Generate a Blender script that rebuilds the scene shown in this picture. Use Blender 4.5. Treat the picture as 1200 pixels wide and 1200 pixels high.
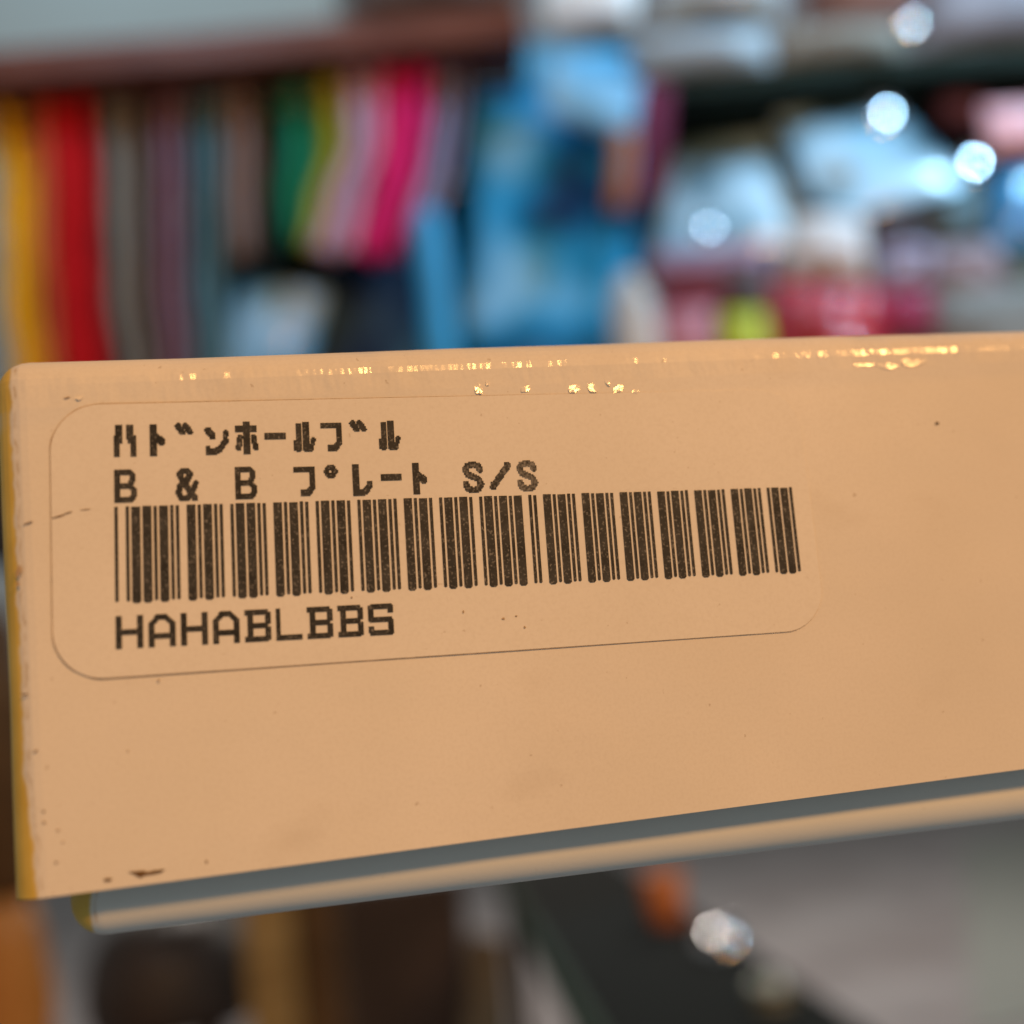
import bpy, bmesh, math, random
from mathutils import Vector, Matrix, noise

random.seed(7)
S = bpy.context.scene
for o in list(bpy.data.objects):
    bpy.data.objects.remove(o)
COL = S.collection
MM = 0.001

# ------------------------------------------------------------------ camera
CAM = Vector((15.511, -86.942, 8.613)) * MM
RT = Vector((0.974336, -0.19808, -0.106933))
DN = Vector((-0.07008, 0.184514, -0.980328))
FW = Vector((0.213914, 0.962662, 0.165897))
FPX = 1400.0
cd = bpy.data.cameras.new('camera')
cam = bpy.data.objects.new('camera', cd)
COL.objects.link(cam)
cam.matrix_world = Matrix(((RT.x, -DN.x, -FW.x, CAM.x), (RT.y, -DN.y, -FW.y, CAM.y), (RT.z, -DN.z, -FW.z, CAM.z), (0, 0, 0, 1)))
cd.sensor_width = 36
cd.lens = 36 * FPX / 1200
cd.clip_start = 0.002
cd.clip_end = 60
cd.dof.use_dof = True
cd.dof.focus_distance = 0.0903
cd.dof.aperture_fstop = 12.2
S.camera = cam

# ------------------------------------------------------------------ ambient light, lamps, exposure
w = bpy.data.worlds.new('World')
S.world = w
w.use_nodes = True
bg = w.node_tree.nodes['Background']
bg.inputs[0].default_value = (0.93, 0.985, 0.97, 1)
bg.inputs[1].default_value = 0.185
S.view_settings.view_transform = 'Standard'
S.view_settings.look = 'None'
S.view_settings.exposure = 0
S.view_settings.gamma = 1
S.render.engine = 'CYCLES'
try:
    S.cycles.use_denoising = True
    S.cycles.sample_clamp_indirect = 4
except Exception:
    pass


def lamp(name, loc, target, size, watts, col):
    l = bpy.data.lights.new(name, 'AREA')
    l.shape = 'DISK'
    l.size = size
    l.energy = watts
    l.color = col
    o = bpy.data.objects.new(name, l)
    COL.objects.link(o)
    o.location = loc
    o.rotation_euler = (Vector(target) - Vector(loc)).to_track_quat('-Z', 'Y').to_euler()
    return o


WARM = (1.0, 0.475, 0.135)
COOL = (0.40, 0.74, 1.0)
lamp('warm_shop_lamp', (0.95, -1.25, 0.82), (0.05, 0, 0.02), 0.22, 11.9, WARM)
lamp('warm_shop_lamp', (0.24, -1.45, 0.93), (0.05, 0, 0.02), 0.22, 13.3, WARM)
KEY = (1.0, 0.40, 1.0)
lamp('cool_lamp', KEY, (0.75, 1.4, 0.72), 0.12, 12.5, COOL)
lamp('cool_lamp', (-0.15, 0.62, 1.05), (0.0, 1.5, 0.55), 0.12, 2.6, COOL)  # extra fill added to cool and brighten the left shelf goods
NEUTRAL = (1.0, 0.90, 0.80)
lamp('floor_fill_lamp', (0.1, 3.9, 1.6), (0.1, 3.9, 0), 0.5, 34.0, NEUTRAL)  # unseen fill added to brighten the floor
lamp('floor_fill_lamp', (2.0, 3.4, 1.6), (2.0, 3.4, 0), 0.5, 34.0, NEUTRAL)  # second added fill for the floor

# ------------------------------------------------------------------ helpers
YAW = math.radians(-10)
UA = Vector((math.cos(YAW), math.sin(YAW), 0))      # along the shelving
UB = Vector((-math.sin(YAW), math.cos(YAW), 0))     # into the shelving
U0 = Vector((-0.2, 1.1, 0))


def ray(px, py):
    return RT * ((px - 600) / FPX) + DN * ((py - 600) / FPX) + FW


def at(px, py, off=0.0):
    """point of the shelving plane, off metres behind its front"""
    d = ray(px, py)
    t = (U0 + UB * off - CAM).dot(UB) / d.dot(UB)
    return CAM + d * t


def az(px, py, off=0.0):
    p = at(px, py, off) - U0
    return p.dot(UA), p.z


def onz(px, py, z):
    d = ray(px, py)
    return CAM + d * ((z - CAM.z) / d.z)


def face(px, py, y=0.0):
    d = ray(px, py)
    return CAM + d * ((y - CAM.y) / d.y)


def frame(a, b, z):
    return U0 + UA * a + UB * b + Vector((0, 0, z))


def link(name, me, mat=None, parent=None, smooth=False):
    o = bpy.data.objects.new(name, me)
    COL.objects.link(o)
    for m in (mat if isinstance(mat, (list, tuple)) else [mat]):
        if m:
            me.materials.append(m)
    if parent:
        o.parent = parent
    if smooth:
        for p in me.polygons:
            p.use_smooth = True
    return o


def tag(o, label, cat, group=None):
    o['label'] = label
    o['category'] = cat
    if group:
        o['group'] = group
    return o


def empty(name, loc=(0, 0, 0)):
    o = bpy.data.objects.new(name, None)
    o.empty_display_size = 0.01
    COL.objects.link(o)
    o.location = loc
    return o


def mesh(name, v, f):
    me = bpy.data.meshes.new(name)
    me.from_pydata([tuple(p) for p in v], [], f)
    me.update()
    return me


def from_bm(name, bm):
    bmesh.ops.recalc_face_normals(bm, faces=bm.faces)
    me = bpy.data.meshes.new(name)
    bm.to_mesh(me)
    bm.free()
    return me


def under(o, parent):
    """parent without moving"""
    o.parent = parent
    o.matrix_parent_inverse = Matrix.Translation(parent.location).inverted()
    return o


def hexa(name, pts, mat, parent=None, bev=0.0):
    bm = bmesh.new()
    vs = [bm.verts.new(p) for p in pts]
    for q in ((0, 1, 2, 3), (4, 5, 6, 7), (0, 1, 5, 4), (1, 2, 6, 5), (2, 3, 7, 6), (3, 0, 4, 7)):
        bm.faces.new([vs[i] for i in q])
    if bev:
        bmesh.ops.bevel(bm, geom=bm.edges[:], offset=bev, segments=2, affect='EDGES', profile=0.5)
    o = link(name, from_bm(name, bm), mat)
    if parent:
        under(o, parent)
    return o


def ubox(name, a0, a1, b0, b1, z0, z1, mat, parent=None, bev=0.002):
    P = [frame(a, b, z) for z in (z0, z1) for a, b in ((a0, b0), (a1, b0), (a1, b1), (a0, b1))]
    return hexa(name, P, mat, parent, bev)


def lathe(name, prof, base, mat, parent=None, n=28, axis=Vector((0, 0, 1)), smooth=True):
    rot = Vector((0, 0, 1)).rotation_difference(axis)
    v, f = [], []
    for r, z in prof:
        for k in range(n):
            a = 2 * math.pi * k / n
            v.append(base + rot @ Vector((r * math.cos(a), r * math.sin(a), z)))
    for i in range(len(prof) - 1):
        for k in range(n):
            f.append((i * n + k, i * n + (k + 1) % n, (i + 1) * n + (k + 1) % n, (i + 1) * n + k))
    f.append(tuple(reversed(range(n))))
    f.append(tuple(range((len(prof) - 1) * n, len(prof) * n)))
    o = link(name, mesh(name, v, f), mat, None, smooth)
    if parent:
        under(o, parent)
    return o


# ------------------------------------------------------------------ materials
def new_mat(name):
    m = bpy.data.materials.new(name)
    m.use_nodes = True
    return m, m.node_tree, m.node_tree.nodes['Principled BSDF']


def nd(t, kind, **kw):
    n = t.nodes.new(kind)
    for k, v in kw.items():
        if k.startswith('i_'):
            n.inputs[k[2:].replace('_', ' ')].default_value = v
        else:
            setattr(n, k, v)
    return n


def mixc(t, fac, a, b):
    n = t.nodes.new('ShaderNodeMix')
    n.data_type = 'RGBA'
    for sock, val in ((n.inputs[0], fac), (n.inputs[6], a), (n.inputs[7], b)):
        if hasattr(val, 'is_linked'):
            t.links.new(val, sock)
        elif isinstance(val, (int, float)):
            sock.default_value = val
        else:
            sock.default_value = (*val, 1)
    return n.outputs[2]


def math_(t, op, a, b=0.0, c=0.0):
    n = t.nodes.new('ShaderNodeMath')
    n.operation = op
    for i, v in enumerate((a, b, c)):
        if hasattr(v, 'is_linked'):
            t.links.new(v, n.inputs[i])
        else:
            n.inputs[i].default_value = v
    return n.outputs[0]


def maprange(t, v, a, b, c=0.0, d=1.0):
    n = t.nodes.new('ShaderNodeMapRange')
    t.links.new(v, n.inputs[0])
    for i, x in zip((1, 2, 3, 4), (a, b, c, d)):
        n.inputs[i].default_value = x
    return n.outputs[0]


def noise_(t, scale, detail=3.0, vec=None, rough=0.5):
    n = nd(t, 'ShaderNodeTexNoise', i_Scale=scale, i_Detail=detail, i_Roughness=rough)
    if vec is None:
        vec = t.nodes.new('ShaderNodeTexCoord').outputs['Object']
    t.links.new(vec, n.inputs['Vector'])
    return n.outputs['Fac']


def stretch(t, sx, sy, sz):
    c = t.nodes.new('ShaderNodeTexCoord')
    m = t.nodes.new('ShaderNodeMapping')
    m.inputs['Scale'].default_value = (sx, sy, sz)
    t.links.new(c.outputs['Object'], m.inputs[0])
    return m.outputs[0]


def bump(t, h, strength, dist, prev=None):
    b = t.nodes.new('ShaderNodeBump')
    b.inputs['Distance'].default_value = dist
    if hasattr(strength, 'is_linked'):
        t.links.new(strength, b.inputs['Strength'])
    else:
        b.inputs['Strength'].default_value = strength
    t.links.new(h, b.inputs['Height'])
    if prev:
        t.links.new(prev, b.inputs['Normal'])
    return b.outputs[0]


_plain = {}


def plain(name, col, rough=0.7, var=0.25, scale=30.0, metal=0.0, coat=0.0):
    if name in _plain:
        return _plain[name]
    m, t, p = new_mat(name)
    d = tuple(c * (1 - var) for c in col)
    l = tuple(min(1, c * (1 + var * 0.6)) for c in col)
    c = mixc(t, maprange(t, noise_(t, scale, 4), 0.3, 0.7), d, l)
    t.links.new(c, p.inputs['Base Color'])
    p.inputs['Roughness'].default_value = rough
    p.inputs['Specular IOR Level'].default_value = 0.15 if rough > 0.6 else 0.5
    p.inputs['Metallic'].default_value = metal
    p.inputs['Coat Weight'].default_value = coat
    p.inputs['Coat Roughness'].default_value = 0.1
    t.links.new(bump(t, noise_(t, scale * 12, 3), 0.2, 0.001), p.inputs['Normal'])
    _plain[name] = m
    return m


def mottled(name, cols, scale, rough=0.4, coat=0.3):
    """printed goods inside clear film: blotches of several colours"""
    m, t, p = new_mat(name)
    r = t.nodes.new('ShaderNodeValToRGB')
    el = r.color_ramp.elements
    while len(el) < len(cols):
        el.new(0.5)
    for e, (pos, c) in zip(el, cols):
        e.position = pos
        e.color = (*c, 1)
    t.links.new(noise_(t, scale, 1.5), r.inputs[0])
    t.links.new(r.outputs[0], p.inputs['Base Color'])
    p.inputs['Roughness'].default_value = rough
    p.inputs['Coat Weight'].default_value = coat
    p.inputs['Specular IOR Level'].default_value = 0.1 if coat == 0 else 0.4
    p.inputs['Coat Roughness'].default_value = 0.12
    t.links.new(bump(t, noise_(t, scale * 3, 3), 0.5, 0.004), p.inputs['Normal'])
    return m


def wood(name, a, b, rough=0.5):
    m, t, p = new_mat(name)
    g = noise_(t, 14, 6, stretch(t, 0.6, 5, 5), 0.6)
    t.links.new(mixc(t, maprange(t, g, 0.35, 0.65), a, b), p.inputs['Base Color'])
    p.inputs['Roughness'].default_value = rough
    p.inputs['Specular IOR Level'].default_value = 0.2
    t.links.new(bump(t, g, 0.2, 0.001), p.inputs['Normal'])
    return m


def box_paper(name, lid=True, lap=-0.00040, tint=(1, 1, 1)):
    """white coated paper on the front and top, ochre paper on the ends that laps round the corner"""
    m, t, p = new_mat(name)
    tc = t.nodes.new('ShaderNodeTexCoord')
    sx = t.nodes.new('ShaderNodeSeparateXYZ')
    t.links.new(tc.outputs['Object'], sx.inputs[0])
    X, Z = sx.outputs[0], sx.outputs[2]
    white = mixc(t, maprange(t, noise_(t, 55, 4), 0.35, 0.68), (0.775, 0.735, 0.665), (0.825, 0.785, 0.725))
    # soft old handling grime in patches
    white = mixc(t, math_(t, 'MULTIPLY', maprange(t, noise_(t, 95, 5, stretch(t, 1, 1, 1.7)), 0.60, 0.80), 0.22), white, (0.52, 0.43, 0.33))
    white = mixc(t, maprange(t, noise_(t, 22, 2), 0.40, 0.66, 0.0, 0.27), white, (0.60, 0.54, 0.46))  # broad mottling painted in for the uneven light on the lid
    white = mixc(t, maprange(t, noise_(t, 3800, 3), 0.42, 0.75, 0.0, 0.16), white, (0.55, 0.49, 0.42))
    # fine specks of dirt
    white = mixc(t, math_(t, 'MULTIPLY', maprange(t, noise_(t, 1500, 2), 0.715, 0.76), 0.35), white, (0.32, 0.22, 0.13))
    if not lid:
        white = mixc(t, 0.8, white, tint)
    ochre = mixc(t, maprange(t, noise_(t, 220, 4), 0.3, 0.7), (0.62, 0.42, 0.065), (0.74, 0.54, 0.12))
    flare = maprange(t, Z, 0.0, 0.009, -0.0005, 0.0)
    edge = math_(t, 'ADD', math_(t, 'ADD', math_(t, 'SUBTRACT', X, lap), flare if lid else 0.0), math_(t, 'MULTIPLY', math_(t, 'SUBTRACT', noise_(t, 420, 4, stretch(t, 0.2, 0.2, 1)), 0.5), 0.0011))
    # worn grey fringe where the two papers meet
    fr = math_(t, 'SUBTRACT', 1.0, maprange(t, math_(t, 'ABSOLUTE', math_(t, 'SUBTRACT', edge, 0.00022)), 0.0, 0.00018))
    fr = math_(t, 'MULTIPLY', fr, maprange(t, noise_(t, 900, 3), 0.42, 0.62))
    white = mixc(t, math_(t, 'MULTIPLY', fr, 0.6), white, (0.40, 0.28, 0.14))
    c = mixc(t, maprange(t, edge, -0.0002, 0.00002), ochre, white)
    t.links.new(c, p.inputs['Base Color'])
    p.inputs['Roughness'].default_value = 0.5
    p.inputs['Specular IOR Level'].default_value = 0.35
    b = bump(t, noise_(t, 2600, 3), 0.12, 0.00006)
    b = bump(t, noise_(t, 90, 2), 0.25, 0.0006, b)
    if lid:
        # film crinkled along the top fold
        crk = noise_(t, 620, 2, stretch(t, 1.0, 1, 0.4), 0.5)
        band = math_(t, 'MULTIPLY', math_(t, 'MULTIPLY', maprange(t, Z, 0.0332, 0.0340), maprange(t, Z, 0.0366, 0.0356)), maprange(t, noise_(t, 75, 2, stretch(t, 1, 0, 0)), 0.30, 0.52))
        b = bump(t, crk, band, 0.00020, b)
        def patch(a, b, soft, k):
            return math_(t, 'MULTIPLY', math_(t, 'MULTIPLY', maprange(t, X, a - soft, a + soft), maprange(t, X, b + soft, b - soft)), k)
        gl = math_(t, 'ADD', patch(0.0225, 0.047, 0.003, 0.75), patch(0.060, 0.078, 0.004, 1.0))
        gl = math_(t, 'ADD', gl, patch(0.0105, 0.0145, 0.001, 0.4))
        gl = math_(t, 'MULTIPLY', gl, maprange(t, noise_(t, 330, 2, stretch(t, 1, 0.3, 0.3)), 0.36, 0.58, 0.1, 1.0))
        gl = math_(t, 'MAXIMUM', gl, maprange(t, Z, 0.0336, 0.0334))
        film = math_(t, 'MULTIPLY', maprange(t, Z, 0.0318, 0.0326), gl)
        t.links.new(film, p.inputs['Coat Weight'])
    else:
        p.inputs['Coat Weight'].default_value = 0.2
    p.inputs['Coat Roughness'].default_value = 0.085
    t.links.new(b, p.inputs['Normal'])
    t.links.new(b, p.inputs['Coat Normal'])
    return m


def sticker_paper():
    m, t, p = new_mat('sticker_paper')
    c = mixc(t, maprange(t, noise_(t, 60, 4), 0.35, 0.68), (0.785, 0.748, 0.685), (0.825, 0.788, 0.73))
    c = mixc(t, maprange(t, noise_(t, 22, 2), 0.40, 0.66, 0.0, 0.12), c, (0.60, 0.54, 0.46))  # fainter copy of the lid's painted-in light mottling
    c = mixc(t, maprange(t, noise_(t, 3600, 3), 0.42, 0.75, 0.0, 0.16), c, (0.56, 0.50, 0.43))
    c = mixc(t, math_(t, 'MULTIPLY', maprange(t, noise_(t, 1700, 2), 0.72, 0.76), 0.3), c, (0.35, 0.25, 0.15))
    t.links.new(c, p.inputs['Base Color'])
    p.inputs['Roughness'].default_value = 0.6
    p.inputs['Specular IOR Level'].default_value = 0.3
    t.links.new(bump(t, noise_(t, 2400, 3), 0.15, 0.00006), p.inputs['Normal'])
    return m


def ink_mat(name='thermal_ink', lo=0.56, hi=0.72, amt=0.45):
    m, t, p = new_mat(name)
    c = mixc(t, maprange(t, noise_(t, 700, 2), 0.3, 0.7), (0.015, 0.0155, 0.016), (0.046, 0.047, 0.048))
    c = mixc(t, math_(t, 'MULTIPLY', maprange(t, noise_(t, 5200, 3), lo, hi), amt), c, (0.42, 0.40, 0.37))
    t.links.new(c, p.inputs['Base Color'])
    p.inputs['Roughness'].default_value = 0.55
    p.inputs['Specular IOR Level'].default_value = 0.3
    return m


# ================================================================== setting
def stained_floor():
    m, t, p = new_mat('floor_grey')
    c = mixc(t, maprange(t, noise_(t, 1.6, 3), 0.35, 0.65), (0.22, 0.195, 0.195), (0.30, 0.28, 0.285))
    c = mixc(t, maprange(t, noise_(t, 5.0, 2), 0.60, 0.70, 0, 0.6), c, (0.10, 0.085, 0.085))
    t.links.new(c, p.inputs['Base Color'])
    p.inputs['Roughness'].default_value = 0.6
    return m


FZ = -0.90
fl = link('floor', mesh('floor', [(-7, 0.1, FZ), (9, 0.1, FZ), (9, 14, FZ), (-7, 14, FZ)], [(0, 1, 2, 3)]), stained_floor())
fl['kind'] = 'structure'

redwood = wood('red_brown_wood', (0.11, 0.030, 0.018), (0.19, 0.062, 0.04))
tanwood = wood('tan_wood', (0.22, 0.13, 0.04), (0.33, 0.21, 0.075))
brownwood = wood('dark_brown_wood', (0.055, 0.026, 0.008), (0.10, 0.05, 0.016))
orangewood = wood('orange_wood', (0.34, 0.12, 0.02), (0.46, 0.18, 0.035), 0.4)
blackpanel = plain('black_panel', (0.02, 0.022, 0.024), 0.7)

# ---- left shelving: wood shelf, rail, back panel and legs
az0, zt0 = az(0, 56, -0.06)
_, zb0 = az(0, 96, -0.06)
azr, zt1 = az(610, 8, -0.06)
_, zb1 = az(610, 40, -0.06)
ZT, ZB = (zt0 + zt1) / 2, (zb0 + zb1) / 2
A0, A1 = az(-160, 60, 0)[0], az(612, 60, 0)[0]
unit = tag(empty('shelving_unit', frame((A0 + A1) / 2, 0.1, FZ)), 'wooden shelving with red-brown shelf board above a row of hanging scarves', 'shelving')
ubox('shelf_board', A0, A1, -0.06, 0.26, ZB, ZT, redwood, unit)
ubox('back_panel', A0, A1, 0.262, 0.275, 0.24, ZB - 0.002, blackpanel, unit)
aL, aR = az(288, 1140, 0.03)[0], az(345, 1140, 0.03)[0]
ubox('leg', aL, aR, 0.03, 0.075, FZ, 0.25, tanwood, unit)
aL2 = az(394, 1140, 0.03)[0]
ubox('leg', aR + 0.002, aL2, 0.045, 0.10, FZ, 0.25, brownwood, unit)
ubox('leg', A0, A0 + 0.05, 0.04, 0.09, FZ, ZB - 0.002, brownwood, unit)
ubox('lower_shelf', A0, A1, 0.0, 0.26, 0.25, 0.272, brownwood, unit)
p0, p1 = frame(A0 + 0.02, 0.0, ZB - 0.02), frame(A1, 0.0, ZB - 0.02)
lathe('rail', [(0.006, 0), (0.006, (p1 - p0).length)], p0, plain('dark_steel', (0.08, 0.08, 0.08), 0.35, metal=0.8), unit, 12, (p1 - p0).normalized())

# ---- right display: dark green steel shelf, posts, olive panel, sloping table of goods
greensteel = plain('dark_green_steel', (0.014, 0.022, 0.016), 0.85)
olive = plain('olive_panel', (0.20, 0.19, 0.145), 0.7, 0.15, 8)
B0, B1 = az(752, 100, 0)[0], az(1330, 60, 0)[0]
zc = (az(780, 118, -0.02)[1] + az(1200, 66, -0.02)[1]) / 2
zd = (az(780, 96, -0.02)[1] + az(1200, 40, -0.02)[1]) / 2
disp = tag(empty('display_rack', frame((B0 + B1) / 2, 0.1, FZ)), 'suspended dark green steel display rack with olive panel behind the bagged goods', 'display rack')
ubox('shelf', B0, B1, -0.02, 0.26, zc, zd, greensteel, disp)
ubox('back_panel', B0 + 0.03, B1, 0.24, 0.25, az(900, 470, 0)[1] - 0.02, zc - 0.002, olive, disp)
zs = az(900, 470, 0)[1]
pa = az(737, 300, 0.02)[0]
ubox('post', pa, pa + 0.032, 0.03, 0.06, zs, 2.0, greensteel, disp)
ubox('post', B1 - 0.03, B1, 0.03, 0.06, zs, 2.0, greensteel, disp)
ubox('lower_shelf', B0, B1, -0.08, 0.238, zs - 0.02, zs, greensteel, disp)
ubox('tall_back_panel', A1, B1, 0.275, 0.285, zc - 0.35, zc + 0.5, plain('grey_brown_panel', (0.17, 0.15, 0.14), 0.8, 0.3, 5), disp)


# ================================================================== the white box
LID_W, LID_D, LID_H = 0.172, 0.155, 0.0361
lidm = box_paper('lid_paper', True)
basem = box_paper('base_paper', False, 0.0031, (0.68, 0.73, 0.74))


def rounded_box(name, x0, x1, y0, y1, z0, z1, r, bottom):
    bm = bmesh.new()
    bmesh.ops.create_cube(bm, size=1)
    for v in bm.verts:
        v.co = Vector((x0 if v.co.x < 0 else x1, y0 if v.co.y < 0 else y1, z0 if v.co.z < 0 else z1))
    E = [e for e in bm.edges if bottom or not all(abs(v.co.z - z0) < 1e-7 for v in e.verts)]
    bmesh.ops.bevel(bm, geom=E, offset=r, segments=7, affect='EDGES', profile=0.5)
    if not bottom:
        bmesh.ops.delete(bm, geom=[f for f in bm.faces if f.normal.z < -0.9], context='FACES')
    return from_bm(name, bm)


gb = empty('gift_box', (LID_W / 2, LID_D / 2, -0.0032))
tag(gb, 'white cardboard gift box with ochre end paper and barcode sticker on its lid', 'gift box')
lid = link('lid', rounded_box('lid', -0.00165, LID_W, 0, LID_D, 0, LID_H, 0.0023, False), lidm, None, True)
for v in lid.data.vertices:
    if v.co.z > 0.02:
        v.co.z += 0.0014 - 0.0165 * v.co.x if v.co.x < 0.1 else -0.00025     # the lid stands higher at its worn end
under(lid, gb)
lid['label'] = 'white lid wrapped in glossy film, scuffed at its lower corner'
md = lid.modifiers.new('grid', 'SUBSURF')
md.subdivision_type = 'SIMPLE'
md.levels = md.render_levels = 4
tx = bpy.data.textures.new('paper_wave', 'CLOUDS')
tx.noise_scale = 0.025
md = lid.modifiers.new('wave', 'DISPLACE')
md.texture = tx
md.texture_coords = 'LOCAL'
md.strength = 0.00035
md.mid_level = 0.5
md = lid.modifiers.new('wall', 'SOLIDIFY')
md.thickness = 0.0014
md.offset = -1
md = lid.modifiers.new('split', 'EDGE_SPLIT')
md.split_angle = math.radians(40)
md = lid.modifiers.new('wn', 'WEIGHTED_NORMAL')
RC = 0.00275
bme = rounded_box('base', RC - 0.0014, LID_W - RC, RC, LID_D - RC, -0.0035, 0.0325, 0.0024, True)
for v in bme.vertices:
    v.co.z -= 0.0130 * (v.co.x - 0.003)      # the tray sits a little askew in the lid
base = link('base', bme, basem, None, True)
base['label'] = 'recessed lower tray showing as a narrow strip below the lid'
under(base, gb)
base.modifiers.new('wn', 'WEIGHTED_NORMAL')

# ---- sticker, in the frame of its printing (x right, y down, mm)
LO = Vector((6.231, 0, 25.974)) * MM
LX = Vector((0.99922, 0, -0.03949))
LY = Vector((-0.03949, 0, -0.99922))
FRONT = -0.00006


def lab(x, y, lift):
    return LO + LX * (x * MM) + LY * (y * MM) + Vector((0, FRONT - lift, 0))


def sticker():
    x0, x1, y0, y1, r = -4.22, 53.0, -7.55, 11.95, 3.4
    rot = -0.011
    pts = []
    for cx, cy, a0 in ((x1 - r, y0 + r, -90), (x1 - r, y1 - r, 0), (x0 + r, y1 - r, 90), (x0 + r, y0 + r, 180)):
        for k in range(13):
            a = math.radians(a0 + 90 * k / 12)
            x, y = cx + r * math.cos(a), cy + r * math.sin(a)
            pts.append((x - rot * (y - 2), y + rot * (x - 0)))
    n = len(pts)
    v = [lab(x, y, 0.00004) for x, y in pts] + [lab(x, y, -0.00025) for x, y in pts]
    f = [tuple(range(n))] + [(i, (i + 1) % n, n + (i + 1) % n, n + i) for i in range(n)]
    # outline and normals for the brown rim along the cut edge
    gv, gf = [], []
    for i, (x, y) in enumerate(pts):
        q = Vector((x - 24, y - 2))
        nx = Vector((pts[(i + 1) % n][1] - pts[i - 1][1], -(pts[(i + 1) % n][0] - pts[i - 1][0]))).normalized()
        gv.append((x, y, nx))
    return mesh('sticker', v, f), gv


sm, outline = sticker()
bmx = bmesh.new()
bmx.from_mesh(sm)
bmesh.ops.recalc_face_normals(bmx, faces=bmx.faces)
bmx.to_mesh(sm)
bmx.free()
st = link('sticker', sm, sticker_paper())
under(st, gb)
st['label'] = 'white rounded price sticker with barcode'
INK = ink_mat()
INK_MID = ink_mat('thermal_ink_worn', 0.45, 0.70, 0.5)
INK_PALE = ink_mat('thermal_ink_pale', 0.32, 0.68, 0.6)

# barcode: Code 39, narrow 1 module, wide 3 modules
C39 = {'*': 'nwnnwnwnn', 'H': 'wnnnnwwnn', 'A': 'wnnnnwnnw', 'B': 'nnwnnwnnw', 'L': 'nnwnnnnww', 'S': 'nnwnnnwwn', ' ': 'nwwnnnwnn'}
MOD, BH = 0.19, 6.625


def quads(name, rects, lift):
    v, f = [], []
    for pts in rects:
        k = len(v)
        v += [lab(x, y, lift) for x, y in pts]
        f.append(tuple(range(k, k + len(pts))))
    me = mesh(name, v, f)
    return me


rects, u = [], 0
for ch in '*HAHABLBBS      *':
    for i, c in enumerate(C39[ch]):
        wd = 3 if c == 'w' else 1
        if i % 2 == 0:
            g = 0.022
            a, b = u * MOD - g, (u + wd) * MOD + g
            e = 0.10 + (0.16 if wd == 3 else 0.02)
            j0 = random.uniform(-0.03, 0.03)
            c_ = min(0.14, (b - a) * 0.3)
            rects.append([(a, j0), (b, j0), (b, BH + e - c_), (b - c_, BH + e), (a + c_, BH + e), (a, BH + e - c_)])
        u += wd
    u += 1
bc = link('barcode', quads('barcode', rects, 0.00008), INK)
under(bc, st)

# dot-printed glyphs, cell of 22 dots, ink 16 x 24 dots
DOT = 0.095
dak = [('l', 2.6, 1.5, 5.8, 6.3, 4), ('l', 8.2, 1.5, 11.4, 6.3, 4)]
fu = [('r', 0.5, 1, 16, 5), ('r', 12, 1, 16, 16), ('l', 14, 16, 11.2, 20.4, 4), ('r', 5.5, 18.5, 11.5, 23)]
ru = [('r', 3, 1, 7, 22), ('r', 1.4, 14, 6.8, 21.5), ('r', 3, 21, 6, 23), ('r', 8.8, 0, 12.6, 21.5), ('r', 9.2, 19.5, 15, 23), ('l', 14.2, 20.5, 16, 13.8, 3)]
bar = [('r', 1.5, 8.6, 17, 12.9)]
to = [('r', 4.6, 0, 8.4, 24), ('l', 8.5, 10, 12.6, 13.2, 5.4)]
bee = [('r', 0, 0, 3.8, 24), ('r', 0, 0, 11, 3.6), ('r', 0, 10, 11, 13.2), ('r', 0, 20.4, 11.5, 24), ('l', 11, 2, 13.2, 4.5, 3.6), ('r', 11.5, 4, 15, 8), ('l', 13, 8, 11, 11.4, 3.6), ('l', 11, 12, 14, 15, 3.6), ('r', 12.2, 14.5, 16, 19), ('l', 14, 19, 11.2, 22, 3.8)]
ess = [('l', 14, 6.5, 12.4, 3.4, 4.2), ('l', 12.4, 3.4, 8.5, 1.9, 4.2), ('l', 8.5, 1.9, 4, 3, 4.2), ('l', 4, 3, 2, 6.4, 4.2), ('l', 2, 6.4, 4, 9.8, 4.2), ('l', 4, 9.8, 12, 13.4, 4.4), ('l', 12, 13.4, 14.3, 17.2, 4.2), ('l', 14.3, 17.2, 12, 21, 4.2), ('l', 12, 21, 8, 22.2, 4.2), ('l', 8, 22.2, 3.6, 21, 4.2), ('l', 3.6, 21, 2, 17.2, 4.2)]
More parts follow.
